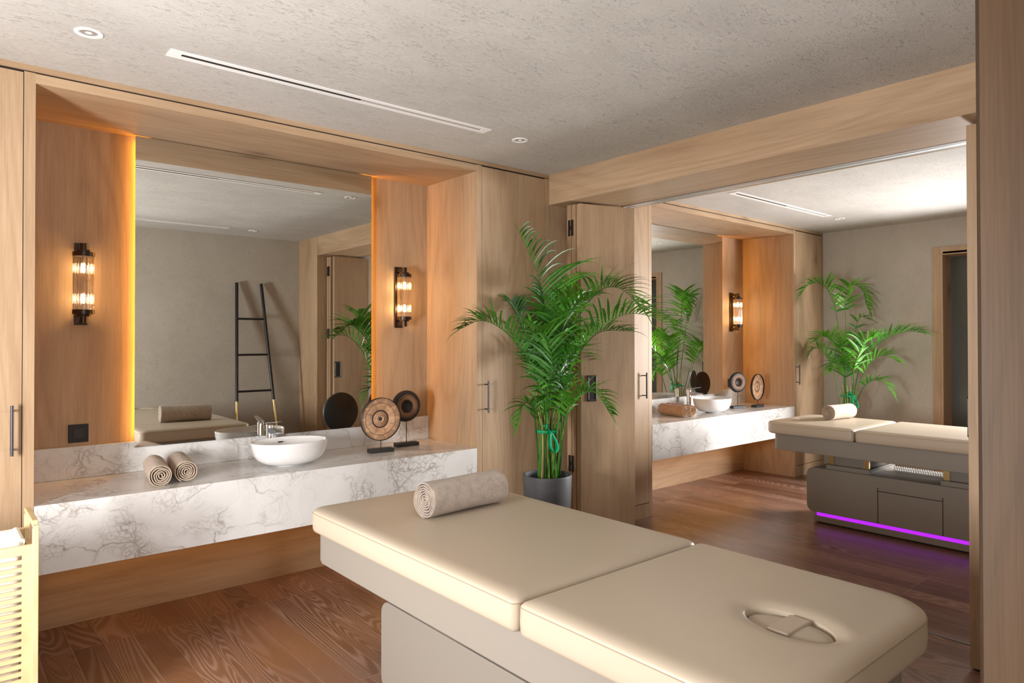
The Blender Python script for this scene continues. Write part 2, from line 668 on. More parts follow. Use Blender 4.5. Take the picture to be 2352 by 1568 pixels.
# right wall: door opening and window opening
b = bx(XW, XW + 0.3, 2.45, 4.4, 0, H).box(XW, XW + 0.3, 1.86, 2.45, 2.37, H).box(XW, XW + 0.3, 1.80, 1.90, 0, H)
b.box(XW, XW + 0.3, 0.9, 1.80, 0, 0.75).box(XW, XW + 0.3, 0.9, 1.80, 1.95, H).box(XW, XW + 0.3, 0.2, 0.9, 0, H)
struct('wall_right', b, PLAST_W)
# wall with the camera's doorway
b = bx(XJ + 0.03, XW + 0.3, YO - 0.34, YO, 0, H)
struct('wall_opposite', b, PLAST_W)
b = bx(-0.42, 1.6, -1.45, -1.35, 0, H).box(1.5, 1.6, -1.35, YO - 0.34, 0, H).box(-0.42, -0.32, -1.35, YO - 0.1, 0, H)
struct('wall_behind', b, PLAST_W)

# glazed door in the right wall (dark glass) with oak casing
d = obj('door_3', bx(XW - 0.015, XW + 0.0, 2.45, 2.517, 0, 2.418).box(XW - 0.015, XW, 1.86, 2.45, 2.345, 2.418)
        .box(XW - 0.015, XW + 0.29, 2.425, 2.45, 0, 2.345).box(XW - 0.015, XW + 0.29, 1.90, 2.425, 2.337, 2.37), OAK[2], bev=0.003)
d['kind'] = 'structure'
obj('door_leaf', bx(XW + 0.235, XW + 0.27, 1.90, 2.425, 0.0, 2.337), OUTDARK, d)
for nm, y0, y1, z0, z1, x in (('added_window_1', 1.0, 3.16, 0.1, 2.5, XL),):  # frame round the opening added for the left key light
    w = obj(nm, bx(x - 0.12, x + 0.012, y0, y0 + 0.04, z0, z1).box(x - 0.12, x + 0.012, y1 - 0.04, y1, z0, z1)
            .box(x - 0.12, x + 0.012, y0, y1, z0, z0 + 0.04).box(x - 0.12, x + 0.012, y0, y1, z1 - 0.04, z1), OAK[2])
    w['kind'] = 'structure'

# beside the camera: jamb of the doorway it stands in
struct('trim_4', bx(XJ, XJ + 0.03, YO - 0.36, YO + 0.008, 0, H).box(XJ, XJ + 0.09, YO - 0.004, YO + 0.008, 0, H), WALNUT, bev=0.006)

# beam, column, panel behind the folded doors, ceiling fascia, niche linings
struct('trim_1', bx(XD, XE, 0.82, YF + 0.1, BEAM, H), OAK[1], bev=0.001)
struct('trim_2', bx(XD, XE, YO, 0.813, 0, H), OAK[2], bev=0.001)
struct('trim_3', bx(XD + 0.002, XE, YF + 0.002, YF + 0.1, 0, BEAM), OAK[2])
b = MB()
for x0, x1 in ((XL, XD), (XE, XW)):
    b.box(x0, x1, YF, YF + 0.02, 2.674, H)
struct('trim_5', b, OAK[0])
b = MB()
for x0, x1 in ((XL, XD), (XE, XW)):
    b.box(x0, x1, YF + 0.008, YF + 0.05, 2.64, 2.674)
struct('trim_6', b, GROOVE)
for i, k in enumerate((0, 1)):
    struct('trim_%d' % (7 + i), bx(N0 + k * P, N1 + k * P, YF, YB, ZS, 2.666), OAK[0])
# floor strip under the folding doors
struct('trim_9', bx(3.862, 3.884, 0.83, YF - 0.01, 0.0, 0.003), STEEL)
# the doors' channel in the beam
trk = thing('door_track', 'thin bright aluminium door channel set into the underside of the oak beam', 'door track')
obj('channel', bx(3.914, 3.930, 0.83, 3.34, BEAM - 0.006, BEAM + 0.004).box(3.968, 3.984, 0.83, 3.34, BEAM - 0.006, BEAM + 0.004)
    .box(3.930, 3.968, 0.83, 3.34, BEAM - 0.002, BEAM + 0.004), plain('aluminium', (0.72, 0.74, 0.76), 0.35, metal=0.9), trk)


# ------------------------------------------------------------------ tall cabinets
def cabinet(label, x0, x1, hx, left_open=False):
    """one full-height cupboard: frame with a flush door and a bar handle"""
    t = thing('tall_cabinet', label, 'cabinet', ((x0 + x1) / 2, YF, 0), 0, 'tall oak cupboards beside the vanities')
    w = (x1 - x0) / 2
    st = 0.042
    body = MB().box(-w, -w + st, 0, 0.61, 0, 2.668).box(w - st, w, 0, 0.61, 0, 2.668)
    body.box(-w + st, w - st, 0.0, 0.61, 0, 0.113).box(-w + st, w - st, 0.58, 0.61, 0.113, 2.668)
    obj('body', body, OAK[2], t)
    obj('recess', bx(-w + st, w - st, 0.03, 0.05, 0.113, 2.66), GROOVE, t)
    dr = obj('door', bx(-w + st + 0.003, w - st - 0.003, 0.0, 0.024, 0.12, 2.662), OAK[2], t)
    hxl = hx - (x0 + x1) / 2
    h = MB().tube([(hxl, -0.04, 0.998), (hxl, -0.04, 1.213)], 0.0065, 10)
    for z in (1.022, 1.188):
        h.tube([(hxl, 0.0, z), (hxl, -0.04, z)], 0.0045, 8)
    obj('handle', h, DARKSTEEL, dr)
    return t


cabinet('tall oak cupboard with a bar handle, cut by the left edge behind the bamboo hamper', XL, N0, 0.264)
cabinet('tall oak cupboard directly behind the potted palm in the charcoal pot', N1, XD, 2.856)
cabinet('narrowly visible oak cupboard just right of the folded door stack', XE, N0 + P, 4.535)
cabinet('tall oak cupboard beside the far plaster wall, crossed by palm shadows', N1 + P, XW, 7.138)


# ------------------------------------------------------------------ folding doors
def folding(name, label, flip):
    o = bpy.data.objects.new(name, None)
    C.objects.link(o)
    o['kind'] = 'structure'
    o['label'] = label
    o.location = (3.53, 3.45, 0)
    sy = 1
    if flip:
        sy = -1
        o.location = (3.585, 0.905, 0)
    def quad(pts, z0, z1):
        if flip:
            pts = [(x, -y) for x, y in pts][::-1]
        return MB().prism(pts, z0, z1)
    L = 0.44
    z0, z1 = 0.012, 2.463
    obj('leaf', quad([(-0.017, 0.062), (L, 0.062), (L, 0.022), (-0.017, 0.022)], z0, z1), OAK[2], o, bev=0.002)
    obj('leaf', quad([(-0.012, 0.019), (L, 0.019), (L, -0.019), (-0.012, -0.019)], z0, z1), OAK[2], o, bev=0.002)
    # the last leaf (the far stack's one stands a little open)
    if flip:
        q = [(-0.007, -0.072), (0.44, -0.072), (0.44, -0.114), (-0.007, -0.114)]
    else:
        q = [(-0.005, -0.0225), (0.435, -0.145), (0.445, -0.183), (-0.002, -0.060)]
    lf = obj('leaf', quad([q[0], q[1], q[2], q[3]], z0, z1), OAK[2], o, bev=0.002)
    ang = 0.0 if flip else math.atan2(-0.1225, 0.44)
    for z in (2.294, 1.56, 0.6):
        hb = MB()
        for dy in (0.036, 0.008):
            hb.prism([(-0.0245, sy * dy - 0.010), (-0.0165, sy * dy - 0.010), (-0.0165, sy * dy + 0.010), (-0.0245, sy * dy + 0.010)], z - 0.058, z + 0.058)
        hb.prism([(-0.028, sy * 0.022 - 0.012), (-0.018, sy * 0.022 - 0.012), (-0.018, sy * 0.022 + 0.012), (-0.028, sy * 0.022 + 0.012)], z - 0.014, z + 0.014)
        obj('hinge', hb, BLACK, o, bev=0.006, seg=3)
    # flush pull in the open leaf's face
    pm = bx(-0.039, -0.025, -0.004, 0.004, -0.093, 0.093).box(0.025, 0.039, -0.004, 0.004, -0.093, 0.093)
    pm.box(-0.039, 0.039, -0.004, 0.004, 0.079, 0.093).box(-0.039, 0.039, -0.004, 0.004, -0.093, -0.079)
    x = 0.035 if flip else 0.085
    yy = -0.115 if flip else -0.062 - x * 0.2784 - 0.001
    R = Matrix.Translation((x, sy * yy, 1.14)) @ Matrix.Rotation(sy * ang, 4, 'Z')
    pl = obj('flush_pull', pm.xf(R), DARKSTEEL, o, bev=0.003)
    obj('recess', bx(-0.026, 0.026, -0.002, 0.002, -0.08, 0.08).xf(R), GROOVE, pl)
    return o


folding('door_1', 'stack of oak folding door leaves behind the large palm', False)
folding('door_2', 'stack of oak folding door leaves folded back at the right edge', True)


# ------------------------------------------------------------------ vanity niches
def rail_pts(r, n, cx, cy, a0, a1):
    return [(cx + r * math.cos(a0 + (a1 - a0) * i / n), cy + r * math.sin(a0 + (a1 - a0) * i / n)) for i in range(n + 1)]


def vanity(k, where):
    x0, x1 = N0 + k * P + 0.001, N1 + k * P - 0.001
    t = thing('vanity_counter', 'thick white veined marble counter %s' % where, 'counter', ((x0 + x1) / 2, YF, 0), 0, 'marble vanity counters')
    w = (x1 - x0) / 2
    obj('slab', bx(-w, w, -0.002, 0.605, ZCB, ZC), MARBLE, t, bev=0.0015)
    s = thing('marble_backsplash', 'low marble upstand behind the %s counter' % ('near' if k == 0 else 'far room'), 'backsplash', ((x0 + x1) / 2, YF, 0), 0, 'marble upstands')
    obj('stone', bx(-w, w, 0.586, 0.606, ZC + 0.001, ZBS), MARBLE, s)
    struct('trim_%d' % (10 + k), bx(x0, x1, YB - 0.006, YB, 0, ZCB + 0.1), OAK[0])
    obj('light_strip', bx(-w + 0.1, w - 0.1, 0.42, 0.434, ZCB - 0.008, ZCB - 0.001), AMBER_SOFT, t)
    m = thing('wall_mirror', 'large frameless mirror with amber backlight above the %s' % ('nearer basin' if k == 0 else 'basin in the far room'), 'mirror', (1.582 + k * P, 4.21, 0), 0, 'backlit wall mirrors')
    obj('glass', bx(-0.728, 0.728, 0.0, 0.006, 0.90, ZS - 0.004), MIRROR, m)
    for a in (-0.706, 0.700):
        obj('light_strip', bx(a, a + 0.006, 0.012, 0.040, 0.95, ZS - 0.02), AMBER, m)
    obj('backing', bx(-0.66, 0.66, 0.0065, 0.043, 0.94, ZS - 0.01), WHITE, m)


AMBER_SOFT = emis('amber_counter_strip', (1.0, 0.48, 0.07), 11.0)
vanity(0, 'in the near room, carrying the closest basin')
vanity(1, 'in the far room beyond the folded doors')


# wall sconce: bronze back plate, two caps, glass rods, two bulbs
def sconce(label, loc):
    t = thing('wall_sconce', label, 'wall lamp', loc, 0, 'glass rod wall sconces')
    obj('back_plate', bx(-0.03, 0.03, -0.014, 0, -0.217, 0.217), BRONZE, t, bev=0.002)
    cy = -0.088
    for s in (1, -1):
        cap = MB()
        cap.lathe([(0.051, s * 0.139), (0.051, s * 0.161), (0.036, s * 0.161), (0.034, s * 0.173), (0.019, s * 0.173), (0.019, s * 0.208)], (0, cy, 0), 28, cap0=True, cap1=True)
        cap.box(-0.017, 0.017, cy, -0.012, s * 0.176 if s > 0 else -0.205, 0.205 if s > 0 else -0.176)
        obj('cap', cap, BRONZE, t)
    g = MB()
    for i in range(18):
        a = 2 * PI * i / 18
        g.lathe([(0.0060, -0.139), (0.0060, 0.139)], (0.043 * math.cos(a), cy + 0.043 * math.sin(a), 0), 8)
    obj('glass_rods', g, ROD, t, auto=False)
    for z in (-0.139, 0.109):
        obj('bulb_holder', MB().lathe([(0.007, z), (0.007, z + 0.03)], (0, cy, 0), 12, cap0=True, cap1=True), STEEL, t)
    for z in (0.080, -0.080):
        obj('bulb', MB().lathe([(0.002, z - 0.026), (0.0075, z - 0.02), (0.0085, z), (0.0075, z + 0.02), (0.002, z + 0.026)], (0, cy, 0), 12), FILAMENT, t)
        l = bpy.data.lights.new('bulb_glow', 'POINT')
        l.energy = 2.6
        l.color = (1.0, 0.63, 0.24)
        l.shadow_soft_size = 0.016
        o = bpy.data.objects.new('bulb_glow', l)
        C.objects.link(o)
        o.parent = t
        o.location = (0, cy, z)
    return t


sc = sconce('glass rod sconce left of the near mirror', (0.605, YB, 1.789))
copy_tree(sc, (2.545, YB, 1.792), 'glass rod sconce right of the near mirror')
copy_tree(sc, (2.545 + P, YB, 1.792), 'glass rod sconce in the far room niche')

# switch plates
def switch(label, loc):
    t = thing('switch_plate', label, 'switch', loc, 0, 'black switch plates')
    obj('plate', bx(-0.046, 0.046, -0.008, 0, -0.048, 0.048), BLACK, t, bev=0.003)
    obj('rocker', bx(-0.024, 0.024, -0.012, -0.008, -0.026, 0.026), BLACKWOOD, t, bev=0.001)
    return t


sw = switch('square black switch plate under the left sconce', (0.597, YB, 0.998))
copy_tree(sw, (2.52 + P, YB, 0.998), 'black switch plate behind the carved discs in the far room')


# ------------------------------------------------------------------ basins and taps
def basin(label, loc):
    t = thing('wash_basin', label, 'sink', loc, 0, 'white vessel basins')
    prof = [(0.066, 0.0), (0.067, 0.006), (0.100, 0.009), (0.140, 0.021), (0.170, 0.044), (0.187, 0.075), (0.194, 0.108), (0.196, 0.134), (0.1955, 0.140),
            (0.193, 0.1425), (0.190, 0.139), (0.184, 0.100), (0.158, 0.060), (0.110, 0.042), (0.06, 0.032), (0.024, 0.030)]
    obj('bowl', MB().lathe(prof, (0, 0, 0), 64, 1.12, 0.86, cap0=True), CERAMIC, t, auto=False)
    obj('drain', MB().lathe([(0.024, 0.030), (0.024, 0.034), (0.004, 0.036)], (0, 0, 0), 24, cap1=True), CHROME, t)
    ov = MB().box(-0.014, 0.014, 0.142, 0.147, 0.112, 0.119)
    obj('overflow_slot', ov, BLACK, t, bev=0.001)
    return t


bs = basin('white oval vessel basin on the near counter', (1.60, 3.885, ZC))
copy_tree(bs, (1.60 + P + 0.012, 3.885, ZC), 'white oval vessel basin on the far room counter')


def tap(label, loc, rz):
    t = thing('basin_tap', label, 'tap', loc, rz, 'chrome basin taps')
    body = MB().lathe([(0.026, 0), (0.026, 0.004), (0.021, 0.006), (0.021, 0.205), (0.019, 0.212)], (0, 0, 0), 28, 0.95, 1.1, cap0=True, cap1=True)
    obj('body', body, CHROME, t)
    sp = MB()
    pts = [(-0.018, 0.0, 0.020), (-0.018, -0.125, 0.012), (-0.010, -0.14, 0.010)]
    sp.add([(-0.019, 0.0, 0.165), (0.019, 0.0, 0.165), (0.019, 0.0, 0.195), (-0.019, 0.0, 0.195),
            (-0.016, -0.135, 0.166), (0.016, -0.135, 0.166), (0.016, -0.145, 0.178), (-0.016, -0.145, 0.178),
            (-0.018, -0.05, 0.157), (0.018, -0.05, 0.157), (0.018, -0.05, 0.190), (-0.018, -0.05, 0.190)],
           [(0, 1, 9, 8), (8, 9, 5, 4), (3, 11, 10, 2), (11, 7, 6, 10), (4, 5, 6, 7), (0, 8, 11, 3), (8, 4, 7, 11), (1, 2, 10, 9), (9, 10, 6, 5), (0, 3, 2, 1)])
    obj('spout', sp, CHROME, t, bev=0.003)
    lv = MB().add([(-0.02, 0.022, 0.214), (0.02, 0.022, 0.214), (0.013, -0.12, 0.236), (-0.013, -0.12, 0.236),
                   (-0.02, 0.022, 0.221), (0.02, 0.022, 0.221), (0.013, -0.12, 0.241), (-0.013, -0.12, 0.241)],
                  [(0, 1, 2, 3), (4, 7, 6, 5), (0, 4, 5, 1), (1, 5, 6, 2), (2, 6, 7, 3), (3, 7, 4, 0)])
    obj('lever', lv, CHROME, t, bev=0.0015)
    return t


tp = tap('chrome tap behind the near basin', (1.575, 4.135, ZC), 0.12)
copy_tree(tp, (1.575 + P, 4.135, ZC), 'chrome tap behind the far room basin', 0.5)


# ------------------------------------------------------------------ disc ornaments
def ornament(label, loc, rz, zc, r, kind, face, group=None):
    t = thing('disc_ornament', label, 'ornament', loc, rz, 'carved disc ornaments on stands')
    th = 0.012
    if kind == 'carved':
        prof = [(r - 0.004, th), (r, th - 0.004), (r, -th + 0.003), (r - 0.003, -th)]
        fp = [(0.0005, -0.002), (0.016, -0.002), (0.019, -0.007), (0.026, -0.007), (0.030, -0.003), (0.050, -0.003), (0.053, 0.002), (0.057, 0.002), (0.060, -0.005), (r - 0.003, -0.005)]
    else:
        prof = [(r - 0.006, th), (r, th - 0.006), (r - 0.002, -th * 0.3), (r * 0.86, -th * 1.1)]
        fp = [(0.0005, 0.008), (0.02, 0.006), (0.036, -0.004), (0.042, -0.012), (0.05, -0.016), (0.06, -0.018), (r * 0.86, -0.0132)]
    obj('disc', MB().lathe([(a, -b) for a, b in prof], (0, 0, zc), 72, axis='y', cap0=True), BLACKWOOD, t)
    fc = obj('face', MB().lathe([(a, -b - (th - 0.005 if kind == 'carved' else 0)) for a, b in fp], (0, 0, 0), 72, axis='y', cap0=True), face, t, loc=(0, 0, zc), auto=False)
    obj('rod', MB().lathe([(0.003, 0.024), (0.003, zc - r + 0.004)], (0, 0, 0), 10), BLACK, t)
    obj('base', bx(-0.082, 0.082, -0.032, 0.032, 0, 0.025), BLACKWOOD, t, bev=0.003)
    return t


ornament('pale carved wooden disc on black stand, right of the near basin', (2.222, 3.925, ZC), -0.10, 0.213, 0.139, 'carved', CARVED)
ornament('dark ringed disc on tall black stand in the near niche', (2.482, 4.035, ZC), -0.10, 0.272, 0.107, 'ring', RINGED)
RINGED_L = RINGED.copy()
ornament('dark rimmed ringed disc on thin stand in the far room', (2.158 + P, 3.935, ZC), -0.35, 0.272, 0.107, 'ring', RINGED)
ornament('pale carved disc on black stand, rightmost in the far room', (2.43 + P, 3.865, ZC), 0.05, 0.213, 0.139, 'carved', CARVED)


# ------------------------------------------------------------------ rolled towels
def towel(label, p0, p1, R, mat, turns=5.0, roll=0.0, seed=1, group=None, flap=True):
    """a rolled towel between two end points of its axis"""
    p0, p1 = Vector(p0), Vector(p1)
    ax = (p1 - p0)
    L = ax.length
    ax.normalize()
    side = Vector((ax.y, -ax.x, 0)).normalized()
    up = Vector((0, 0, 1))
    rnd = random.Random(seed)
    n = int(turns * 26)
    r0 = 0.008
    pitch = (R - r0) / turns
    outer, inner = [], []
    for i in range(n + 1):
        f = i / n
        a = 2 * PI * turns * f + roll
        r = r0 + (R - r0) * f
        wob = noise.noise(Vector((math.cos(a) * 1.3 + seed, math.sin(a) * 1.3, f * 3))) * pitch * 0.5 * (1 - f * 0.6)
        outer.append(((r + wob) * math.cos(a), (r + wob) * math.sin(a)))
        q = max(0.002, r + wob - pitch * 0.86)
        inner.append((q * math.cos(a), q * math.sin(a)))
    if flap:  # the loose end lies along the ground
        tx = outer[-1]
    us = [0.0, 0.004 / L, 0.012 / L] + [k / 12 for k in range(1, 12)] + [1 - 0.012 / L, 1 - 0.004 / L, 1.0]
    nl = len(us) - 1
    vs, fs = [], []
    for j, u in enumerate(us):
        edge = min(j, nl - j)
        th = (0.30, 0.58, 0.74)[min(edge, 2)]
        for k in (0, 1):
            for i, (x, y) in enumerate(outer):
                rr = math.hypot(x, y)
                off = pitch * (1 - th) * 0.5 - 0.13 * pitch if edge < 2 else 0.0
                tgt = rr - off if k == 0 else rr - off - pitch * th
                tgt = max(0.0015, tgt)
                tgt += noise.noise(Vector((x * 14 + seed, y * 14, u * 2.5))) * 0.003
                qx, qy = x / rr * tgt, y / rr * tgt
                if qy < -R * 0.93:
                    qy = -R * 0.93
                endj = noise.noise(Vector((i * 0.21, seed, 0))) * 0.006 + rnd.uniform(-0.001, 0.001)
                t = u * L + (endj if edge < 3 else 0)
                vs.append(p0 + ax * t + side * qx + up * qy)
    m = n + 1
    st = 2 * m
    for j in range(nl):
        a, b2 = j * st, (j + 1) * st
        for i in range(n):
            fs.append((a + i, a + i + 1, b2 + i + 1, b2 + i))
            fs.append((a + m + i, b2 + m + i, b2 + m + i + 1, a + m + i + 1))
        fs.append((a, b2, b2 + m, a + m))
        fs.append((a + n, a + m + n, b2 + m + n, b2 + n))
    for a in (0, nl * st):
        for i in range(n):
            q = (a + i, a + m + i, a + m + i + 1, a + i + 1)
            fs.append(q if a == 0 else q[::-1])
    mb = MB().add(vs, fs, True)
    o = obj('rolled_towel', mb, mat, auto=False)
    if group:
        tag(o, label, 'towel', group)
    else:
        tag(o, label, 'towel', 'rolled towels')
    s = o.modifiers.new('smooth', 'SUBSURF')
    s.levels = s.render_levels = 1
    return o


zt = ZC + 0.0545
towel('rolled beige towel on the near counter, left of its pair', (0.872, 3.711, zt), (0.925, 4.08, zt), 0.0585, TOWEL2, 5, -1.2, 3)
towel('rolled beige towel on the near counter, right of its pair', (1.000, 3.747, zt), (1.048, 4.11, zt), 0.0585, TOWEL2, 5, -2.0, 8)
towel('large rolled beige towel lying on the near treatment bed', (1.443, 2.217, 0.8755), (1.835, 2.25, 0.8735), 0.0735, TOWEL, 7, -1.55, 5)
towel('rolled caramel towel on the far counter, leftmost of two', (5.325, 3.765, zt), (5.395, 4.10, zt), 0.0585, TOWEL3, 5, -1.9, 11)
towel('rolled caramel towel on the far counter, beside the basin', (5.447, 3.79, zt), (5.515, 4.12, zt), 0.0585, TOWEL3, 5, -1.0, 14)
towel('rolled pale towel lying on the far treatment bed', (5.765, 2.66, 0.868), (6.10, 2.62, 0.868), 0.066, TOWEL2, 8, -1.5, 21)


# ------------------------------------------------------------------ treatment beds
def rrect(x0, x1, y0, y1, rs, n=10):
    """rounded rectangle, corner radii for (x1,y0),(x1,y1),(x0,y1),(x0,y0)"""
    out = []
    cs = [(x1, y0, -PI / 2), (x1, y1, 0), (x0, y1, PI / 2), (x0, y0, PI)]
    for (cx, cy, a0), r in zip(cs, rs):
        sx = -1 if cx == x1 else 1
        sy = 1 if cy == y0 else -1
        ox, oy = cx + sx * r, cy + sy * r
        for i in range(n + 1):
            a = a0 + (PI / 2) * i / n
            out.append((ox + r * math.cos(a), oy + r * math.sin(a)))
    return out


def resample(pts, n):
    m = len(pts)
    d = [0]
    for i in range(m):
        a, b2 = pts[i], pts[(i + 1) % m]
        d.append(d[-1] + math.hypot(a[0] - b2[0], a[1] - b2[1]))
    out = []
    j = 0
    for k in range(n):
        s = d[-1] * k / n
        while d[j + 1] < s:
            j += 1
        f = (s - d[j]) / max(1e-9, d[j + 1] - d[j])
        a, b2 = pts[j % m], pts[(j + 1) % m]
        out.append((a[0] + (b2[0] - a[0]) * f, a[1] + (b2[1] - a[1]) * f))
    return out


def cushion(outline, z0, zseam, ztop, er, hole=None):
    n = 180
    ol = resample(outline, n)
    cx = sum(p[0] for p in ol) / n
    cy = sum(p[1] for p in ol) / n
    def dist(p):
        best = 1e9
        for i in range(n):
            a, b2 = ol[i], ol[(i + 1) % n]
            dx, dy = b2[0] - a[0], b2[1] - a[1]
            t = max(0, min(1, ((p[0] - a[0]) * dx + (p[1] - a[1]) * dy) / (dx * dx + dy * dy)))
            best = min(best, math.hypot(p[0] - a[0] - t * dx, p[1] - a[1] - t * dy))
        return best
    vs, fs = [], []
    def ring(pts):
        vs.extend(pts)
    def inset(p, d):
        q = math.hypot(p[0] - cx, p[1] - cy)
        nx = -1 if p[0] > cx else 1
        return p
    def normal(i):
        a, b2 = ol[i - 1], ol[(i + 1) % n]
        t = Vector((b2[0] - a[0], b2[1] - a[1])).normalized()
        return t.y, -t.x
    nm = [normal(i) for i in range(n)]
    # bottom and sides, slightly bellied
    side = [(-0.03, z0), (-0.010, z0 + 0.001), (-0.003, z0 + 0.006), (0.0, z0 + 0.016), (0.0015, (z0 + zseam) / 2), (0.0, zseam - 0.003)]
    for off, z in side:
        ring([(ol[i][0] + nm[i][0] * off, ol[i][1] + nm[i][1] * off, z) for i in range(n)])
    if hole:
        hx, hy, ha, hb, ht = hole
        target = []
        for i in range(n):
            a = math.atan2(ol[i][1] - hy, ol[i][0] - hx)
            c, s = math.cos(a - ht), math.sin(a - ht)
            q = ha * hb / math.sqrt((hb * c) ** 2 + (ha * s) ** 2)
            target.append((hx + q * math.cos(a), hy + q * math.sin(a)))
    else:
        target = [(cx, cy)] * n
    steps = [0, 0.006, 0.014, 0.024, 0.038, 0.056, 0.08, 0.11, 0.15, 0.20, 0.26, 0.33, 0.41, 0.5, 0.59, 0.68, 0.76, 0.83, 0.89, 0.935, 0.965, 0.985, 1.0]
    for t in steps:
        row = []
        for i in range(n):
            # walk off along the inward normal first, then towards the middle
            p = ol[i]
            q = target[i]
            x = p[0] + (q[0] - p[0]) * t
            y = p[1] + (q[1] - p[1]) * t
            dd = dist((x, y)) if t > 0 else 0
            e = min(1, dd / er)
            z = zseam + (ztop - zseam) * math.sqrt(max(0, 1 - (1 - e) ** 2)) * (0.88 + 0.12 * min(1, dd / 0.3))
            if hole:
                hd = math.hypot(x - q[0], y - q[1])
                if hd < 0.045:
                    z -= 0.012 * (1 - hd / 0.045) ** 2
            row.append((x, y, z))
        ring(row)
    rows = len(side) + len(steps)
    if hole:
        for dz in (0.02, 0.055):
            ring([(target[i][0], target[i][1], vs[(rows - 1) * n + i][2] - dz) for i in range(n)])
        rows += 2
    for j in range(rows - 1):
        for i in range(n):
            k = (i + 1) % n
            fs.append((j * n + i, j * n + k, (j + 1) * n + k, (j + 1) * n + i))
    fs.append(tuple(range(n))[::-1])
    if hole:
        fs.append(tuple(range((rows - 1) * n, rows * n)))
    else:
        bm_c = len(vs)
    mb = MB().add(vs, fs, True)
    return mb, [(ol[i][0] + nm[i][0] * 0.0005, ol[i][1] + nm[i][1] * 0.0005, zseam - 0.001) for i in range(n)]


def bed(label, loc, rz, w, bw, bl):
    t = thing('treatment_bed', label, 'massage bed', loc, rz, 'cream treatment beds')
    hw = w / 2
    z0, zs, zt_ = 0.7055, 0.786, 0.806
    o1 = rrect(-hw, hw, 0.291, 1.035, (0.018, 0.14, 0.14, 0.018), 14)
    mb, seam = cushion(o1, z0, zs, zt_, 0.05, (0.0, 0.828, 0.068, 0.114, -0.06))
    hc = obj('head_cushion', mb, LEATHER, t, auto=False)
    obj('piping', MB().tube(seam, 0.0013, 5, closed=True), PIPING, hc)
    pad, ps = cushion([(0.063 * math.cos(a) + 0.0, 0.828 + 0.109 * math.sin(a)) for a in [2 * PI * i / 60 for i in range(60)]], 0.745, 0.776, 0.795, 0.035)
    pd = obj('face_hole_plug', pad, LEATHER, t, auto=False)
    obj('strap', MB().prism([(-0.060, 0.80), (0.060, 0.80), (0.060, 0.856), (-0.060, 0.856)], 0.780, 0.7975), LEATHER, pd, bev=0.004)
    o2 = rrect(-hw, hw, -1.035, 0.279, (0.06, 0.018, 0.018, 0.06), 12)
    mb, seam = cushion(o2, z0, zs, zt_, 0.05)
    lc = obj('leg_cushion', mb, LEATHER, t, auto=False)
    obj('piping', MB().tube(seam, 0.0013, 5, closed=True), PIPING, lc)
    # frame under the cushions
    fr = obj('bed_frame', MB().prism(rrect(-hw + 0.035, hw - 0.035, -0.99, 0.965, (0.012, 0.07, 0.07, 0.012), 6), 0.574, 0.705), TAUPE, t, bev=0.004)
    obj('end_cap', bx(-hw + 0.037, hw - 0.037, -0.998, -0.991, 0.580, 0.702), TAUPE, fr, bev=0.003)
    # lifting columns with brass corners
    for s in (1, -1):
        cy = s * 0.41
        co = obj('lift_column', bx(-bw + 0.02, bw - 0.02, cy - 0.165, cy + 0.165, 0.445, 0.480).box(-bw + 0.06, bw - 0.06, cy - 0.135, cy + 0.135, 0.480, 0.577), TAUPE, t, bev=0.002)
        for sx in (-1, 1):
            for sy in (-1, 1):
                obj('corner_strip', bx(sx * (bw - 0.057) - 0.012, sx * (bw - 0.057) + 0.012, cy + sy * 0.135 - 0.02, cy + sy * 0.135 + 0.02, 0.481, 0.576), BRASS, co)
    # base box with rounded ends
    prof = rrect(-bl, bl, 0.088, 0.445, (0.055, 0.055, 0.055, 0.055), 8)
    n = len(prof)
    vs = [(-bw, y, z) for y, z in prof] + [(bw, y, z) for y, z in prof]
    fs = [tuple(range(n)), tuple(range(n, 2 * n))[::-1]] + [(i, n + i, n + (i + 1) % n, (i + 1) % n) for i in range(n)]
    base = obj('base', MB().add(vs, fs), TAUPE, t, bev=0.003)
    obj('light_strip', MB().prism(rrect(-bw + 0.012, bw - 0.012, -0.66, 0.66, (0.03,) * 4, 6), 0.060, 0.0885), PURPLE, t)
    obj('plinth', MB().prism(rrect(-bw + 0.004, bw - 0.004, -0.69, 0.69, (0.05,) * 4, 6), 0.014, 0.060), TAUPE, t)
    obj('foot', MB().prism(rrect(-bw + 0.02, bw - 0.02, -0.66, 0.66, (0.05,) * 4, 6), 0.0, 0.014), GROOVE, t)
    for s in (-1,):
        fp = MB()
        x0, x1 = (-bw - 0.0015, -bw + 0.001) if s < 0 else (bw - 0.001, bw + 0.0015)
        for a in ((-0.267, -0.262, 0.09, 0.362), (0.170, 0.176, 0.09, 0.362), (-0.267, 0.176, 0.333, 0.338)):
            fp.box(x0, x1, *a)
        pn = obj('access_panel', bx(min(x0, x1) , max(x0, x1), -0.262, 0.170, 0.092, 0.333).box(min(x0, x1), max(x0, x1), -0.262, 0.17, 0.340, 0.362), TAUPE, t)
        obj('panel_gap', fp, GROOVE, pn)
    hs = []
    for i in range(420):
        a = i * 2 * PI / 12
        y = 0.20 - 0.6 * i / 420
        hs.append((0.11 + 0.014 * math.cos(a), y, 0.461 + 0.014 * math.sin(a)))
    obj('coiled_hose', MB().tube(hs, 0.0035, 6), HOSE, t)
    return t


bed('cream treatment bed nearest the camera, face hole toward the camera', (1.605, 1.668, 0), PI, 0.83, 0.215, 0.785)
bed('cream treatment bed in the far room with purple glowing base', (5.757, 1.985, 0), 0.0, 0.85, 0.275, 0.727)


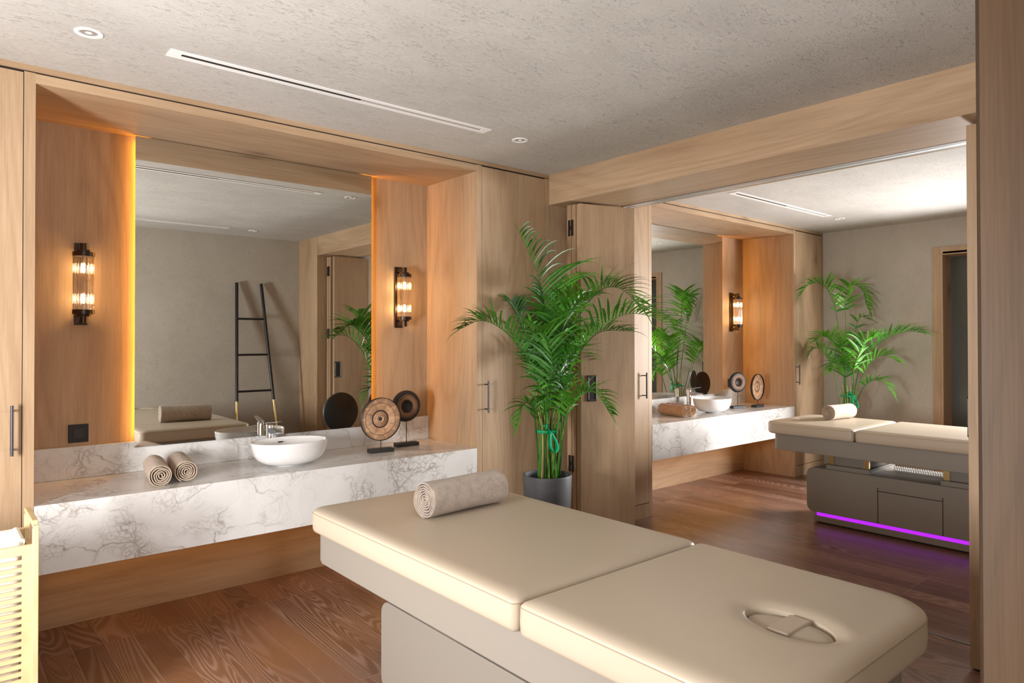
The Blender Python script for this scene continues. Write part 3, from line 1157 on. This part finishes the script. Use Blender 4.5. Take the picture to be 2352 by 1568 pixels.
# ------------------------------------------------------------------ palms
def leaflet(mb, p, d, up, ln, w, droop, rnd):
    """one narrow leaf blade: folded strip tapering to a point"""
    d = d.normalized()
    side = d.cross(up)
    if side.length < 1e-3:
        side = d.cross(Vector((1, 0, 0)))
    side.normalize()
    seg = 6
    vs = []
    q = p.copy()
    dd = d.copy()
    for i in range(seg + 1):
        f = i / seg
        ww = w * (0.35 + 2.6 * f if f < 0.25 else 1.0 * (1 - ((f - 0.25) / 0.75) ** 1.7)) * 0.5
        if i == seg:
            ww = 0.0004
        nrm = side.cross(dd).normalized()
        vs += [q - side * ww, q + nrm * (-ww * 0.35), q + side * ww]
        dd = (dd + Vector((0, 0, -droop / seg * (0.4 + 1.5 * f)))).normalized()
        q = q + dd * (ln / seg)
    fs = []
    for i in range(seg):
        a = i * 3
        fs += [(a, a + 1, a + 4, a + 3), (a + 1, a + 2, a + 5, a + 4)]
    mb.add(vs, fs, True)


def bez(pts, n):
    """smooth curve through the points (Catmull-Rom)"""
    P_ = [Vector(p) for p in pts]
    P_ = [P_[0] * 2 - P_[1]] + P_ + [P_[-1] * 2 - P_[-2]]
    out = []
    m = len(P_) - 3
    for k in range(n + 1):
        s = min(m - 1e-6, m * k / n)
        i = int(s)
        t = s - i
        a, b2, c, d = P_[i:i + 4]
        out.append(0.5 * ((2 * b2) + (c - a) * t + (2 * a - 5 * b2 + 4 * c - d) * t * t + (3 * b2 - a - 3 * c + d) * t ** 3))
    return out


def palm(label, loc, fronds, pot_r, pot_h, width, start, droop, mats, seed, ribbon_z, cane_n, spread, cane_h, vee=0.6):
    f2 = Vector((0.648, 0.7616, 0))
    r2 = Vector((0.7616, -0.648, 0))
    t = thing('potted_palm', label, 'plant', loc, 0, 'potted palms')
    rnd = random.Random(seed)
    R = pot_r
    pot = MB().lathe([(R * 0.70, 0), (R * 0.74, 0.01), (R * 0.93, pot_h * 0.6), (R, pot_h - 0.01), (R - 0.004, pot_h), (R - 0.012, pot_h), (R - 0.014, pot_h - 0.05), (R * 0.9, pot_h - 0.09)], (0, 0, 0), 56, cap0=True)
    obj('pot', pot, POT, t)
    obj('soil', MB().lathe([(R * 0.91, pot_h - 0.085), (R * 0.5, pot_h - 0.07), (0.01, pot_h - 0.065)], (0, 0, 0), 32, cap1=True), SOIL, t)
    for k, (pts, ll, lr, n) in enumerate(fronds):
        bo = (rnd.uniform(-1, 1) * R * 0.34, rnd.uniform(-1, 1) * R * 0.34)
        P3 = []
        for i, (a, d, z) in enumerate(pts):
            e = 1.0 if i == 0 else (0.75 if i == 1 else 0.0)
            P3.append(r2 * (a + bo[0] * e) + f2 * (d + bo[1] * e) + Vector((0, 0, z)))
        P3[0].z = pot_h - 0.08
        cv = bez(P3, 60)
        mb = MB()
        mb.tube([cv[i] for i in range(0, 61, 2)], 0.0055, 6, 0.0012)
        st = start
        upv = Vector((0, 0, 1))
        for j in range(n):
            f = st + (1 - st) * (j + 0.5) / n
            s = f * 60
            i = min(59, int(s))
            p = cv[i].lerp(cv[i + 1], s - i)
            tg = (cv[min(60, i + 2)] - cv[max(0, i - 1)]).normalized()
            sd = tg.cross(upv)
            if sd.length < 0.25:
                sd = sd + r2 * 0.6
            # leaflets spread in the plane facing sideways so that the frond stays flat
            sd.normalize()
            nr = sd.cross(tg).normalized()
            g = (f - st) / (1 - st)
            size = math.sin(PI * min(1, 0.22 + 0.78 * g)) ** 0.55 if g < 0.98 else 0.35
            size = max(size, 0.3)
            for sgn, Ln in ((1, lr), (-1, ll)):
                sway = 0.65 + 0.45 * g + rnd.uniform(-0.2, 0.2)
                dr = sd * sgn * 0.9 + tg * sway + nr * (vee + rnd.uniform(-0.2, 0.2))
                leaflet(mb, p, dr, nr, Ln * size * rnd.uniform(0.8, 1.12), width * rnd.uniform(0.8, 1.15), droop * rnd.uniform(0.6, 1.4), rnd)
        if 1:
            leaflet(mb, cv[60], cv[60] - cv[58], upv, ll * 0.5, width, droop, rnd)
        lim = 3.60 - loc[1]
        lx = XW - 0.04 - loc[0]
        mb.v = [(min(x, lx + 0.02 * math.tanh((x - lx) * 4)) if x > lx else x, lim - 0.04 + 0.04 * math.tanh((y - lim + 0.04) * 6) if y > lim - 0.04 else y, z) for x, y, z in mb.v]
        obj('frond', mb, mats[k % len(mats)], t, auto=False)
    for k in range(cane_n):
        a = rnd.uniform(0, 2 * PI)
        q = rnd.uniform(0.1, 1) ** 0.6
        x, y = R * 0.40 * q * math.cos(a), R * 0.40 * q * math.sin(a)
        sx = spread * rnd.uniform(0.6, 1.2)
        top = cane_h * rnd.uniform(0.6, 1.0)
        pts = [(x, y, pot_h - 0.08), (x * 0.85, y * 0.85, ribbon_z), (x * sx, y * sx, pot_h + top)]
        c = bez(pts, 12)
        mb = MB().tube(c, 0.0062, 6, 0.003)
        obj('stem', mb, (CANE, LEAF_B, CANE_B, CANE)[k % 4], t, auto=False)
    # green ribbon tied round the stems, with a drooping bow toward the viewer
    rr = R * 0.44
    rb = MB()
    n = 30
    vs, fs = [], []
    for i in range(n):
        a = 2 * PI * i / n
        for dz in (-0.009, 0.009):
            vs.append((rr * math.cos(a), rr * math.sin(a), ribbon_z + dz))
    fs = [(2 * i, 2 * ((i + 1) % n), 2 * ((i + 1) % n) + 1, 2 * i + 1) for i in range(n)]
    rb.add(vs, fs, True)
    o = r2 * 0.02 - f2 * (rr + 0.004) + Vector((0, 0, ribbon_z))
    for pts in ([(0, 0, 0), (0.03, -0.01, -0.05), (0.045, -0.01, -0.10), (0.025, 0, -0.13), (0.0, 0.0, -0.10), (-0.004, 0, -0.04), (0, 0, 0)], [(0, 0, 0), (-0.025, -0.01, 0.025), (-0.03, 0, 0.05), (-0.045, 0.01, 0.03)]):
        c = bez([o + r2 * a + f2 * b2 + Vector((0, 0, z)) for a, b2, z in pts], 20)
        vs = []
        for q in c:
            vs += [q - f2 * 0.002 + r2 * 0.009, q + f2 * 0.016 - r2 * 0.009]
        rb.add(vs, [(2 * i, 2 * i + 1, 2 * i + 3, 2 * i + 2) for i in range(20)], True)
    rbo = obj('ribbon', rb, RIBBON, t, auto=False)
    sdm = rbo.modifiers.new('thick', 'SOLIDIFY')
    sdm.thickness = 0.001
    return t


PALM_A= [([(0.017, 0, 0.658), (0.0, 0.02, 1.152), (0.0, 0.03, 1.547), (-0.051, 0.05, 1.885), (-0.181, 0.08, 2.21)], 00.15, 0.36, 30), ([(0.025, 0, 0.658), (0.096, 0.08, 1.152), (0.181, 0.15, 1.547), (0.35, 0.22, 1.806), (0.519, 0.28, 1.843), (0.68, 0.33, 1.702)], 0.24, 0.24, 32), ([(0.04, 0, 0.658), (0.102, -0.05, 1.095), (0.175, -0.12, 1.377), (0.322, -0.2, 1.569), (0.491, -0.28, 1.648), (0.66, -0.34, 1.603), (0.83, -0.4, 1.448)], 0.27, 0.2, 34), ([(-0.011, 0, 0.658), (-0.051, -0.05, 1.095), (-0.144, -0.1, 1.377), (-0.271, -0.16, 1.541), (-0.412, -0.2, 1.609), (-0.542, -0.24, 1.558)], 0.2, 0.2, 28), ([(-0.006, 0, 0.658), (-0.045, 0.1, 1.152), (-0.096, 0.2, 1.434), (-0.186, 0.28, 1.645), (-0.293, 0.34, 1.744)], 0.22, 0.22, 26), ([(0.034, 0, 0.658), (0.082, -0.06, 0.912), (0.175, -0.14, 1.109), (0.279, -0.2, 1.166), (0.372, -0.26, 1.039)], 0.16, 0.16, 20), ([(0.028, 0, 0.658), (0.096, 0.02, 1.067), (0.186, 0.03, 1.349), (0.336, 0.04, 1.533), (0.547, 0.05, 1.547)], 0.2, 0.2, 26), ([(-0.017, 0, 0.658), (-0.051, -0.05, 0.898), (-0.096, -0.1, 1.067), (-0.158, -0.14, 1.081), (-0.2, -0.18, 0.954)], 0.13, 0.13, 16), ([(0.011, 0, 0.658), (0.034, 0.1, 1.152), (0.082, 0.2, 1.49), (0.124, 0.3, 1.716), (0.209, 0.36, 1.885)], 0.26, 0.26, 28), ([(0.011, 0, 0.658), (0.017, -0.1, 1.095), (0.054, -0.2, 1.434), (0.124, -0.3, 1.66), (0.251, -0.42, 1.744)], 0.26, 0.24, 26), ([(0.006, 0, 0.658), (0.0, -0.12, 1.095), (0.017, -0.25, 1.349), (-0.045, -0.38, 1.518), (-0.144, -0.5, 1.518)], 0.22, 0.22, 24), ([(0.017, 0, 0.658), (0.04, 0.1, 1.039), (0.096, 0.25, 1.293), (0.209, 0.42, 1.406), (0.35, 0.5, 1.349)], 0.22, 0.22, 22), ([(0.006, 0, 0.658), (-0.017, 0.1, 1.067), (-0.056, 0.25, 1.293), (-0.13, 0.4, 1.434), (-0.214, 0.5, 1.377)], 0.2, 0.2, 22), ([(0.017, 0, 0.658), (0.034, -0.05, 0.982), (0.054, -0.12, 1.18), (0.096, -0.2, 1.349), (0.181, -0.3, 1.434)], 0.2, 0.2, 22), ([(0.006, 0, 0.658), (-0.006, 0, 1.011), (-0.023, -0.08, 1.236), (-0.068, -0.15, 1.434), (-0.107, -0.2, 1.589)], 0.18, 0.18, 22), ([(0.023, 0, 0.658), (0.068, 0, 0.982), (0.113, 0.05, 1.18), (0.158, 0.1, 1.377), (0.237, 0.15, 1.49)], 0.2, 0.2, 22), ([(0.023, 0, 0.658), (0.028, 0.05, 1.039), (0.017, 0.1, 1.321), (0.034, 0.15, 1.603), (0.096, 0.2, 1.843)], 0.26, 0.26, 28), ([(0.0, 0, 0.658), (-0.011, -0.05, 0.926), (-0.028, -0.1, 1.067), (-0.056, -0.12, 1.208), (-0.09, -0.15, 1.293)], 0.14, 0.14, 16), ([(0.028, 0, 0.658), (0.056, -0.03, 0.926), (0.079, -0.08, 1.067), (0.119, -0.1, 1.18), (0.158, -0.15, 1.264)], 0.14, 0.14, 16)]
PALM_B= [([(0.0, 0, 0.439), (-0.027, 0, 1.118), (-0.072, 0.02, 1.525), (-0.109, 0.04, 1.819), (-0.208, 0.05, 2.045), (-0.353, 0.05, 2.068), (-0.457, 0.05, 1.968)], 0.24, 0.22, 20), ([(0.009, 0, 0.439), (0.027, 0.05, 1.118), (0.036, 0.1, 1.57), (0.041, 0.12, 1.842), (0.109, 0.14, 2.045), (0.226, 0.15, 2.023), (0.317, 0.16, 1.805)], 0.24, 0.22, 20), ([(0.018, 0, 0.439), (0.041, -0.05, 0.937), (0.1, -0.1, 1.253), (0.244, -0.2, 1.457), (0.425, -0.3, 1.561), (0.597, -0.35, 1.548)], 0.3, 0.28, 20), ([(-0.014, 0, 0.439), (-0.027, -0.02, 0.937), (-0.063, -0.06, 1.253), (-0.186, -0.1, 1.457), (-0.299, -0.12, 1.516), (-0.398, -0.15, 1.48)], 0.26, 0.24, 18), ([(-0.009, 0, 0.439), (-0.027, -0.05, 0.846), (-0.081, -0.12, 1.118), (-0.186, -0.2, 1.253), (-0.299, -0.25, 1.186)], 0.24, 0.22, 16), ([(0.018, 0, 0.439), (0.054, -0.05, 0.846), (0.131, -0.1, 1.163), (0.267, -0.15, 1.321), (0.416, -0.2, 1.262)], 0.26, 0.24, 16), ([(0.005, 0, 0.439), (0.018, 0, 1.027), (0.063, 0, 1.434), (0.131, 0, 1.706), (0.253, -0.02, 1.683)], 0.14, 0.14, 8), ([(0.005, 0, 0.439), (-0.005, -0.1, 0.937), (-0.036, -0.22, 1.208), (0.0, -0.35, 1.434), (0.086, -0.45, 1.525)], 0.28, 0.26, 16), ([(0.005, 0, 0.439), (0.018, 0.1, 0.937), (0.063, 0.2, 1.253), (0.176, 0.3, 1.434), (0.312, 0.35, 1.389)], 0.24, 0.24, 14), ([(-0.005, 0, 0.439), (-0.018, 0.1, 0.937), (-0.072, 0.2, 1.208), (-0.163, 0.3, 1.389), (-0.276, 0.35, 1.321)], 0.22, 0.22, 14), ([(0.009, 0, 0.439), (0.027, -0.1, 0.801), (0.086, -0.2, 1.027), (0.199, -0.28, 1.072), (0.29, -0.34, 0.937)], 0.2, 0.2, 12)]
palm('large leafy palm in a charcoal pot beside the near bed', (3.045, 3.228, 0), [(a, l * (1.35 if i < 7 else 1.2), q * (1.35 if i < 7 else 1.2), int(n * (1.1 if i < 7 else 0.75))) for i, (a, l, q, n) in enumerate(PALM_A)], 0.160, 0.62, 0.0195, 0.32, 0.95, [LEAF, LEAF, LEAF_B], 4, 0.90, 26, 2.2, 0.62, 0.8)
palm('slender palm behind the far treatment bed', (7.26, 3.15, 0), PALM_B, 0.160, 0.62, 0.028, 0.46, 0.7, [LEAF, LEAF_B], 9, 0.90, 12, 1.3, 0.45)


# ------------------------------------------------------------------ ceiling fittings
def downlight(label, x, y):
    t = thing('downlight', label, 'downlight', (x, y, H), 0, 'recessed ceiling downlights')
    obj('ring', MB().lathe([(0.050, -0.0005), (0.049, -0.004), (0.036, -0.005), (0.032, -0.001), (0.026, -0.0005)], (0, 0, 0), 40), WHITE, t)
    obj('reflector', MB().lathe([(0.031, -0.0012), (0.012, -0.0006)], (0, 0, 0), 32), plain('dimpled_reflector', (0.5, 0.48, 0.46), 0.5, metal=0.5, bump=1.0, bscale=900), t)
    obj('lens', MB().lathe([(0.012, -0.0014), (0.001, -0.0018)], (0, 0, 0), 20, cap1=True), LENS, t)
    return t


dl = downlight('white downlight at the upper left, left of the long air slot', 0.465, 3.11)
copy_tree(dl, (2.712, 3.111, H), 'white downlight right of the near air slot, close to the beam')
copy_tree(dl, (6.95, 3.085, H), 'white downlight beyond the air slot in the far room')
copy_tree(dl, (2.722, 0.78, H), 'downlight seen only in the near mirror')


def slot(label, x0, x1, y, group='linear ceiling air slots'):
    t = thing('air_slot', label, 'air vent', ((x0 + x1) / 2, y, H), 0, group)
    w = (x1 - x0) / 2
    fr = MB().box(-w, w, -0.042, -0.016, -0.004, -0.0005).box(-w, w, 0.012, 0.042, -0.004, -0.0005)
    fr.box(-w, -w + 0.05, -0.016, 0.012, -0.004, -0.0005).box(w - 0.05, w, -0.016, 0.012, -0.004, -0.0005)
    obj('frame', fr, WHITE, t)
    obj('slot', bx(-w + 0.05, 0.04, -0.016, 0.012, -0.0015, -0.0005), GROOVE, t)
    obj('blade', bx(0.04, w - 0.05, -0.016, -0.001, -0.002, -0.0005).box(0.04, w - 0.05, 0.004, 0.012, -0.0025, -0.0005), plain('grey_slot_blade', (0.45, 0.45, 0.45), 0.4), t)
    return t


sl = slot('long white framed air slot in the near ceiling', 0.75, 2.452, 3.10)
copy_tree(sl, (5.875, 3.10, H), 'white framed air slot in the far room ceiling')
copy_tree(sl, (1.601, 0.79, H), 'second near room air slot, seen only in the mirror')

# ------------------------------------------------------------------ ladder leaning on the wall behind (seen in the mirror)
t = thing('towel_ladder', 'black leaning ladder with brass feet, reflected in the near mirror', 'ladder', (2.84, YO, 0), 0)
def rail(x, z):
    return Vector((x, 0.355 - 0.15 * z, z))
for xt, xb in ((-0.145, -0.247), (0.138, 0.254)):
    def at(z):
        return rail(xb + (xt - xb) * z / 2.15, z)
    rl = obj('rail', MB().tube([at(0.79), at(2.15)], 0.018, 14), BLACK, t)
    obj('brass_foot', MB().tube([at(0.0), at(0.79)], 0.0165, 14), BRASS, rl)
for z in (0.46, 0.90, 1.315, 1.73):
    xl = -0.247 + 0.102 * z / 2.15
    xr = 0.254 - 0.116 * z / 2.15
    obj('rung', MB().tube([rail(xl, z), rail(xr, z)], 0.0125, 10), BLACK, t)

# ------------------------------------------------------------------ bamboo laundry hamper at the left edge
t = thing('laundry_hamper', 'slatted pale bamboo laundry hamper at the lower left', 'laundry basket', (0.0, 2.95, 0), 0)
xr = 0.296
for x0 in (xr - 0.018, -0.262):
    side = MB()
    side.box(x0, x0 + 0.018, 0, 0.026, 0, 0.835).box(x0, x0 + 0.018, 0.284, 0.31, 0, 0.835)
    side.add([(x, y, z) for x in (x0, x0 + 0.018) for y, z in ((0, 0.82), (0.03, 0.848), (0.28, 0.848), (0.31, 0.82), (0.284, 0.82), (0.27, 0.828), (0.04, 0.828), (0.026, 0.82))],
             [(0, 1, 6, 7), (1, 2, 5, 6), (2, 3, 4, 5), (8, 15, 14, 9), (9, 14, 13, 10), (10, 13, 12, 11), (0, 8, 9, 1), (1, 9, 10, 2), (2, 10, 11, 3), (7, 6, 14, 15), (6, 5, 13, 14), (5, 4, 12, 13), (0, 7, 15, 8), (4, 3, 11, 12)])
    side.box(x0, x0 + 0.018, 0.026, 0.284, 0.70, 0.725).box(x0, x0 + 0.018, 0.026, 0.284, 0.03, 0.055)
    obj('side_frame', side, BAMBOO, t, bev=0.002)
x0, x1 = -0.244, xr - 0.018
for y in (0.008, 0.290):
    p = MB()
    p.box(x0, x1, y, y + 0.012, 0.735, 0.768).box(x0, x1, y, y + 0.012, 0.03, 0.06)
    p.box(x0, x0 + 0.03, y, y + 0.012, 0.06, 0.735).box(x1 - 0.03, x1, y, y + 0.012, 0.06, 0.735)
    k = 0
    z = 0.075
    while z < 0.73:
        p.box(x0 + 0.03, x1 - 0.03, y + 0.001, y + 0.010, z, z + 0.014)
        z += 0.0262
    obj('slatted_panel', p, BAMBOO, t)
obj('hanging_rod', MB().tube([(x1 - 0.03, 0.05, 0.772), (x1 - 0.03, 0.25, 0.772)], 0.012, 10).tube([(x0 + 0.03, 0.05, 0.772), (x0 + 0.03, 0.25, 0.772)], 0.012, 10), LINEN, t)
ln = MB()
n = 14
def sag(u, v):
    return 0.775 - 0.03 * math.sin(PI * u) - 0.004 * math.sin(9 * v)
zb = 0.10
vs, fs = [], []
ring = rrect(x0 + 0.025, x1 - 0.02, 0.036, 0.272, (0.03,) * 4, 5)
for z, s in ((0.775, 1.0), (0.74, 0.985), (0.45, 0.95), (0.12, 0.93)):
    for i, (x, y) in enumerate(ring):
        cx, cy = (x0 + x1) / 2, 0.155
        w = 1 + 0.02 * math.sin(i * 1.7 + z * 9)
        zz = z
        if z > 0.77:
            zz = 0.752 + 0.028 * min(1, (abs(x - cx) / 0.24) ** 3)
        vs.append((cx + (x - cx) * s * w, cy + (y - cy) * s * w, zz))
m = len(ring)
for j in range(3):
    for i in range(m):
        k = (i + 1) % m
        fs.append((j * m + i, j * m + k, (j + 1) * m + k, (j + 1) * m + i))
fs.append(tuple(range(3 * m, 4 * m)))
ln.add(vs, fs, True)
lo = obj('liner_bag', ln, LINEN, t, auto=False)
sm = lo.modifiers.new('thick', 'SOLIDIFY')
sm.thickness = 0.003
